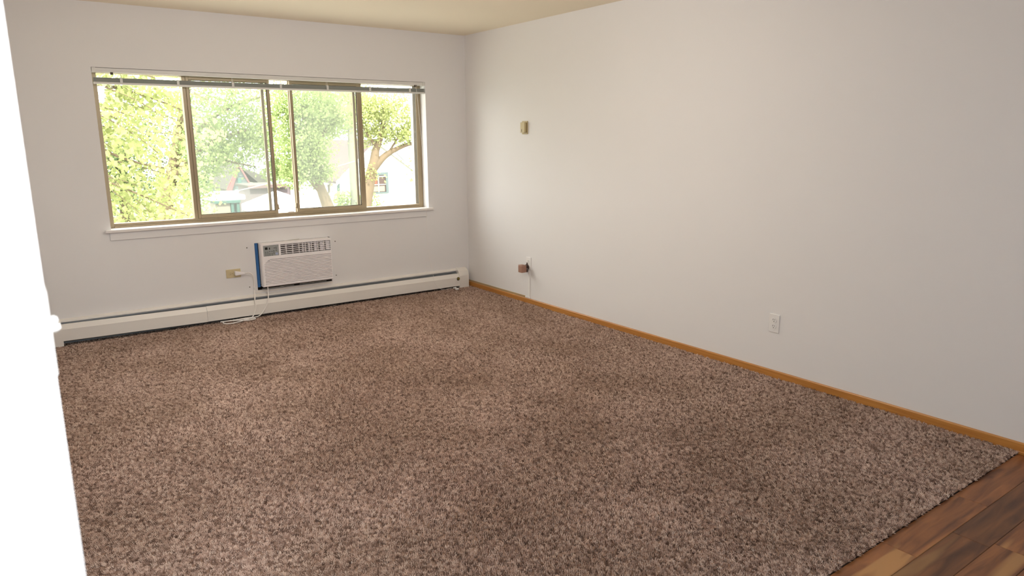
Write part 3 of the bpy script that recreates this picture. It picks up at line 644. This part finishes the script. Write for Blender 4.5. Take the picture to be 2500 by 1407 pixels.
# tree C, pale trunk
tree('tree with a straight pale trunk right before the third pane ends', (7.35, 20, GZ),
     [(7.5, 20, GZ, .19), (7.42, 20, -.73, .16), (7.40, 20, 1.5, .13), (7.45, 20, 3.5, .10)],
     [[(7.4, 20, 1.8, .1), (6.6, 19.8, 2.6, .06), (6.0, 19.6, 3.3, .03)]],
     [(6.9, 20, 3.2, 1.5, 1.0, 1.1, 3), (7.9, 20.3, -1.1, .7, .5, .5, 1.0), (7.0, 20.2, -.9, .5, .4, .4, .5), (6.4, 20.2, 1.9, .8, .7, .6, 1.5)], 9000, .08, 'leaf_mid', 'pale_bark', seed=9)
# tree D, right pane, clear fork
tree('tree with a thick brown forked trunk seen through the rightmost pane', (3.95, 12, GZ),
     [(3.85, 12, GZ, .23), (4.05, 12, -1.3, .20), (4.28, 12, -.3, .165), (4.47, 12, .46, .145), (4.60, 12, .84, .135), (4.66, 12, 1.15, .10), (4.85, 12, 1.6, .07), (5.0, 12, 2.4, .05)],
     [[(4.50, 12, .60, .13), (4.80, 11.95, .92, .095), (5.05, 11.9, 1.10, .075), (5.4, 11.8, 1.26, .06), (5.8, 11.7, 1.4, .04), (6.4, 11.6, 1.9, .02)],
      [(5.0, 11.9, 1.1, .035), (5.3, 11.9, 1.5, .025), (5.6, 11.9, 1.95, .015)], [(4.7, 12, 1.2, .05), (4.3, 12, 1.8, .03), (4.0, 12, 2.4, .02)]],
     [(5.0, 12, 2.1, .95, .8, .62, 4.5), (5.45, 11.9, 1.55, .45, .5, .25, 1.5), (4.6, 12.1, 1.5, .4, .5, .3, 1.3), (4.4, 12.1, 2.2, .5, .6, .5, 1.6), (6.3, 11.8, 1.9, .7, .8, .7, 1.6), (5.75, 11.6, .75, .2, .2, .28, .3), (4.45, 11.9, .55, .12, .2, .25, .15), (5.7, 11.7, .35, .16, .2, .12, .12)], 9500, .065, 'leaf_near', seed=12)
for i, (x, y, z, rx, rz, n) in enumerate([(6.9, 36.5, 1.2, 2.9, 2.1, 7500), (1.2, 34, .6, 2.8, 2.6, 7500), (12.2, 38, 1.5, 2.4, 2.2, 5500)]):
    tree(['dark green tree rising behind the mauve-walled building', 'green tree far behind the beige shed', 'dense dark tree rising behind the brown roof of the white house'][i], (x, y, GZ),
         [(x, y, GZ, .3), (x+.1, y, -.5, .24), (x-.1, y, 1.5, .15)], [[(x, y, .2, .1), (x+.8, y-.2, 1.6, .05)], [(x, y, -.1, .1), (x-.9, y-.2, 1.3, .05)]],
         [(x, y, z+.3, rx, 1.6, rz, 3), (x-.8, y-.5, z-1.2, rx*.7, 1.2, rz*.7, 2)], n, .13, 'leaf_dark', seed=20+i)

def gable_house(name, label, x0, x1, yf, yb, zb, ze, zp, wm, rm, trim, xp=None, over=.18):
    """gable end faces the window (-y)"""
    xp = (x0+x1)/2 if xp is None else xp
    h = empty(name, ((x0+x1)/2, (yf+yb)/2, zb), label=label, cat='house')
    MB().prism([(x0, yf, zb), (x1, yf, zb), (x1, yf, ze), (xp, yf, zp), (x0, yf, ze)], (0, yb-yf, 0)).build('walls', M[wm], h)
    for xa in (x0, x1):
        sg = -1 if xa < xp else 1; sl_ = (zp-ze)/abs(xp-xa)
        a = (xa+sg*over, yf-over, ze-sl_*over+.02); b = (xp, yf-over, zp+.02)
        MB().prism([a, b, (b[0], b[1], b[2]+.09), (a[0], a[1], a[2]+.09)], (0, yb-yf+2*over, 0)).build('roof', M[rm], h)
        MB().prism([(a[0], a[1]-.04, a[2]-.09), (b[0], b[1]-.04, b[2]-.09), (b[0], b[1]-.04, b[2]+.10), (a[0], a[1]-.04, a[2]+.10)], (0, .039, 0)).build('bargeboard', M[trim], h)
    return h
# white house with brown roof and teal-framed window
wh = gable_house('white_house', 'white gabled house with brown roof and a teal-framed window', 8.42, 12.6, 24, 31, GZ, -.32, 1.30, 'white_siding', 'roof_brown', 'white_siding', xp=10.3)
wd = MB(); wd.box(9.86, 10.80, 23.92, 23.995, -.16, -.04).box(10.67, 10.80, 23.92, 23.995, -.93, -.16).box(9.86, 9.94, 23.92, 23.995, -.93, -.16).box(9.86, 10.80, 23.92, 23.995, -1.0, -.93); wd = wd.build('window', M['teal_pale'], wh)
MB().box(9.94, 10.67, 23.97, 23.99, -.93, -.16).build('pane', M['room_dark'], wd)
MB().box(10.30, 10.325, 23.95, 23.969, -.93, -.16).box(9.94, 10.67, 23.95, 23.969, -.60, -.58).box(9.94, 10.67, 23.95, 23.969, -.24, -.21).build('muntin', M['white_siding'], wd)
MB().prism([(10.0, 23.965, -.56), (10.02, 23.965, -.30), (10.10, 23.965, -.26), (10.17, 23.965, -.24), (10.20, 23.965, -.30), (10.24, 23.965, -.28), (10.24, 23.965, -.56)], (0, .004, 0)).build('orange_cloth', M['orange'], wd, label='orange shape hanging in the window')
MB().box(9.98, 10.62, 23.96, 23.968, -.90, -.66).build('curtain', M['beige'], wd)
MB().box(11.13, 11.16, 23.97, 23.995, -1.30, -.02).box(11.16, 11.92, 23.97, 23.995, -1.32, -1.29).box(11.90, 11.93, 23.97, 23.995, -1.30, -.05).build('door_outline', M['steel'], wh)
MB().box(8.34, 8.44, 23.93, 24.03, GZ, -.35).build('downspout', M['teal'], wh, label='teal corner downspout')
MB().prism([(11.2, 23.7, .93), (11.62, 23.7, .52), (11.56, 23.7, .44), (11.12, 23.7, .86)], (0, .1, 0)).build('eave_vent', M['steel'], wh)
# teal gable house
th_ = gable_house('teal_gable_house', 'small house with pointed teal gable and red bargeboard', 4.86, 5.96, 28.6, 31.5, GZ, -.80, .28, 'teal_siding', 'roof_olive', 'red', xp=5.43, over=.06)
for k in range(9):
    z = -.75+.108*k; hw = .52*(1-(z+.80)/1.08)
    MB().box(5.41-hw, 5.41+hw, 28.56, 28.595, z, z+.018).build('clapboard_lap', M['teal_pale'], th_)
MB().prism([(4.80, 28.45, -.88), (5.02, 28.45, -.88), (5.36, 28.45, -.02), (5.36, 28.45, .24)], (0, .08, 0)).build('red_gable_board', M['red'], th_)
MB().box(5.34, 5.50, 28.55, 28.59, -.68, -.31).build('gable_vent', M['teal'], th_)
MB().box(3.66, 5.98, 27.41, 28.58, -1.09, -.87).build('porch_roof', M['white_siding'], th_)
for x, mm in ((5.28, 'beige'), (5.56, 'mauve'), (5.84, 'beige')): MB().box(x-.05, x+.05, 27.45, 27.55, GZ, -1.09).build('porch_post', M[mm], th_)
MB().box(5.66, 5.78, 28.5, 28.59, GZ, -1.2).build('door_frame', M['beige'], th_)
MB().prism([(5.66, 28.7, .15), (5.49, 28.7, .23), (6.36, 28.7, -.6), (7.12, 28.7, -.6), (7.12, 28.7, -.44)], (0, 2.6, 0)).build('side_roof', M['roof_olive'], th_)
# mauve building
mv = empty('mauve_building', (5.7, 27, GZ), label='low mauve-walled building with maroon fascia behind the white canopy', cat='building')
MB().box(4.98, 6.7, 25.4, 27.2, GZ, -.58).build('walls', M['mauve'], mv); MB().box(4.88, 6.5, 25.2, 25.32, -.60, -.46).build('fascia', M['maroon'], mv); MB().box(4.88, 6.5, 25.32, 27.3, -.56, -.47).build('roof', M['roof_olive'], mv)
# beige shed
bs = empty('beige_shed', (3.5, 25, GZ), label='beige shed with teal fascia and teal posts at the lower left', cat='shed')
MB().box(3.1, 3.66, 23.6, 24.4, GZ, -1.02).build('walls', M['beige'], bs); MB().box(3.08, 4.05, 23.5, 24.5, -1.02, -.92).build('fascia', M['teal'], bs)
for x in (3.74, 3.96): MB().box(x-.05, x+.05, 23.55, 23.65, GZ, -1.02).build('post', M['teal'], bs)
MB().box(3.0, 4.3, 23.7, 24.6, -.91, -.74).build('roof', M['white_siding'], bs)
# canopy
cn = empty('white_canopy', (4.6, 20.6, GZ), label='white canvas canopy tent standing in the yard', cat='canopy')
ap = (4.62, 20.7, -.42); cs = [(3.62, 19.7, -.93), (5.75, 19.7, -.93), (5.75, 21.7, -.93), (3.62, 21.7, -.93)]
for i in range(4):
    a, b = cs[i], cs[(i+1) % 4]
    MB().prism([a, b, ap], (0, 0, .015)).build('roof_panel', M['canvas'], cn)
    MB().prism([a, b, (b[0], b[1], b[2]-.22), (a[0], a[1], a[2]-.22)], ((.012, 0, 0) if a[0] == b[0] else (0, .012, 0))).build('valance', M['canvas'], cn)
    MB().cyl((a[0], a[1], GZ), a, .025, n=8).build('leg', M['steel'], cn)
# white garage
gg = empty('white_garage', (7.3, 26, GZ), label='low white garage between the canopy and the white house', cat='garage')
MB().box(6.75, 8.3, 25, 28, GZ, -.55).build('walls', M['white_siding'], gg); MB().box(6.68, 8.36, 24.9, 28.1, -.55, -.48).build('roof', M['canvas'], gg)
# parked grey car on the street
car = empty('grey_car', (4.9, 17, GZ), label='dark grey car parked beyond the canopy, mostly below the sill', cat='car')
def car_prof(pts, y0, y1, nm, m_): MB().prism([(4.9+a, y0, GZ+.35+b) for a, b in pts], (0, y1-y0, 0)).build(nm, M[m_], car)
car_prof([(-2.1, 0), (2.1, 0), (2.15, .4), (1.3, .55), (-1.9, .6), (-2.15, .35)], 16.2, 17.9, 'body', 'grey_car')
car_prof([(-1.5, .56), (1.1, .54), (.5, .98), (-.9, 1.0)], 16.35, 17.75, 'cabin', 'grey_car')
for wx in (-1.35, 1.35):
    for wy in (16.25, 17.65): MB().cyl((4.9+wx, wy, GZ+.33), (4.9+wx, wy+.2, GZ+.33), .32, n=18).build('wheel', M['black'], car)
MB().tube([(.53, 15.6, -.26), (1.21, 15.6, -.15), (2.29, 15.6, .063), (3.43, 15.6, .28), (4.55, 15.6, .513), (5.37, 15.6, .70), (8.18, 15.6, 1.40)], .012, 6).build('power_line', M['steel'], label='thin dark overhead wire crossing the middle panes', cat='wire')
MB().tube([(6.7, 17.5, .96), (7.1, 17.5, .84), (7.75, 17.5, .44), (8.37, 17.5, -.05), (8.75, 17.5, -.39)], .011, 6).build('power_line', M['steel'], label='thin wire sloping down before the white house', cat='wire')
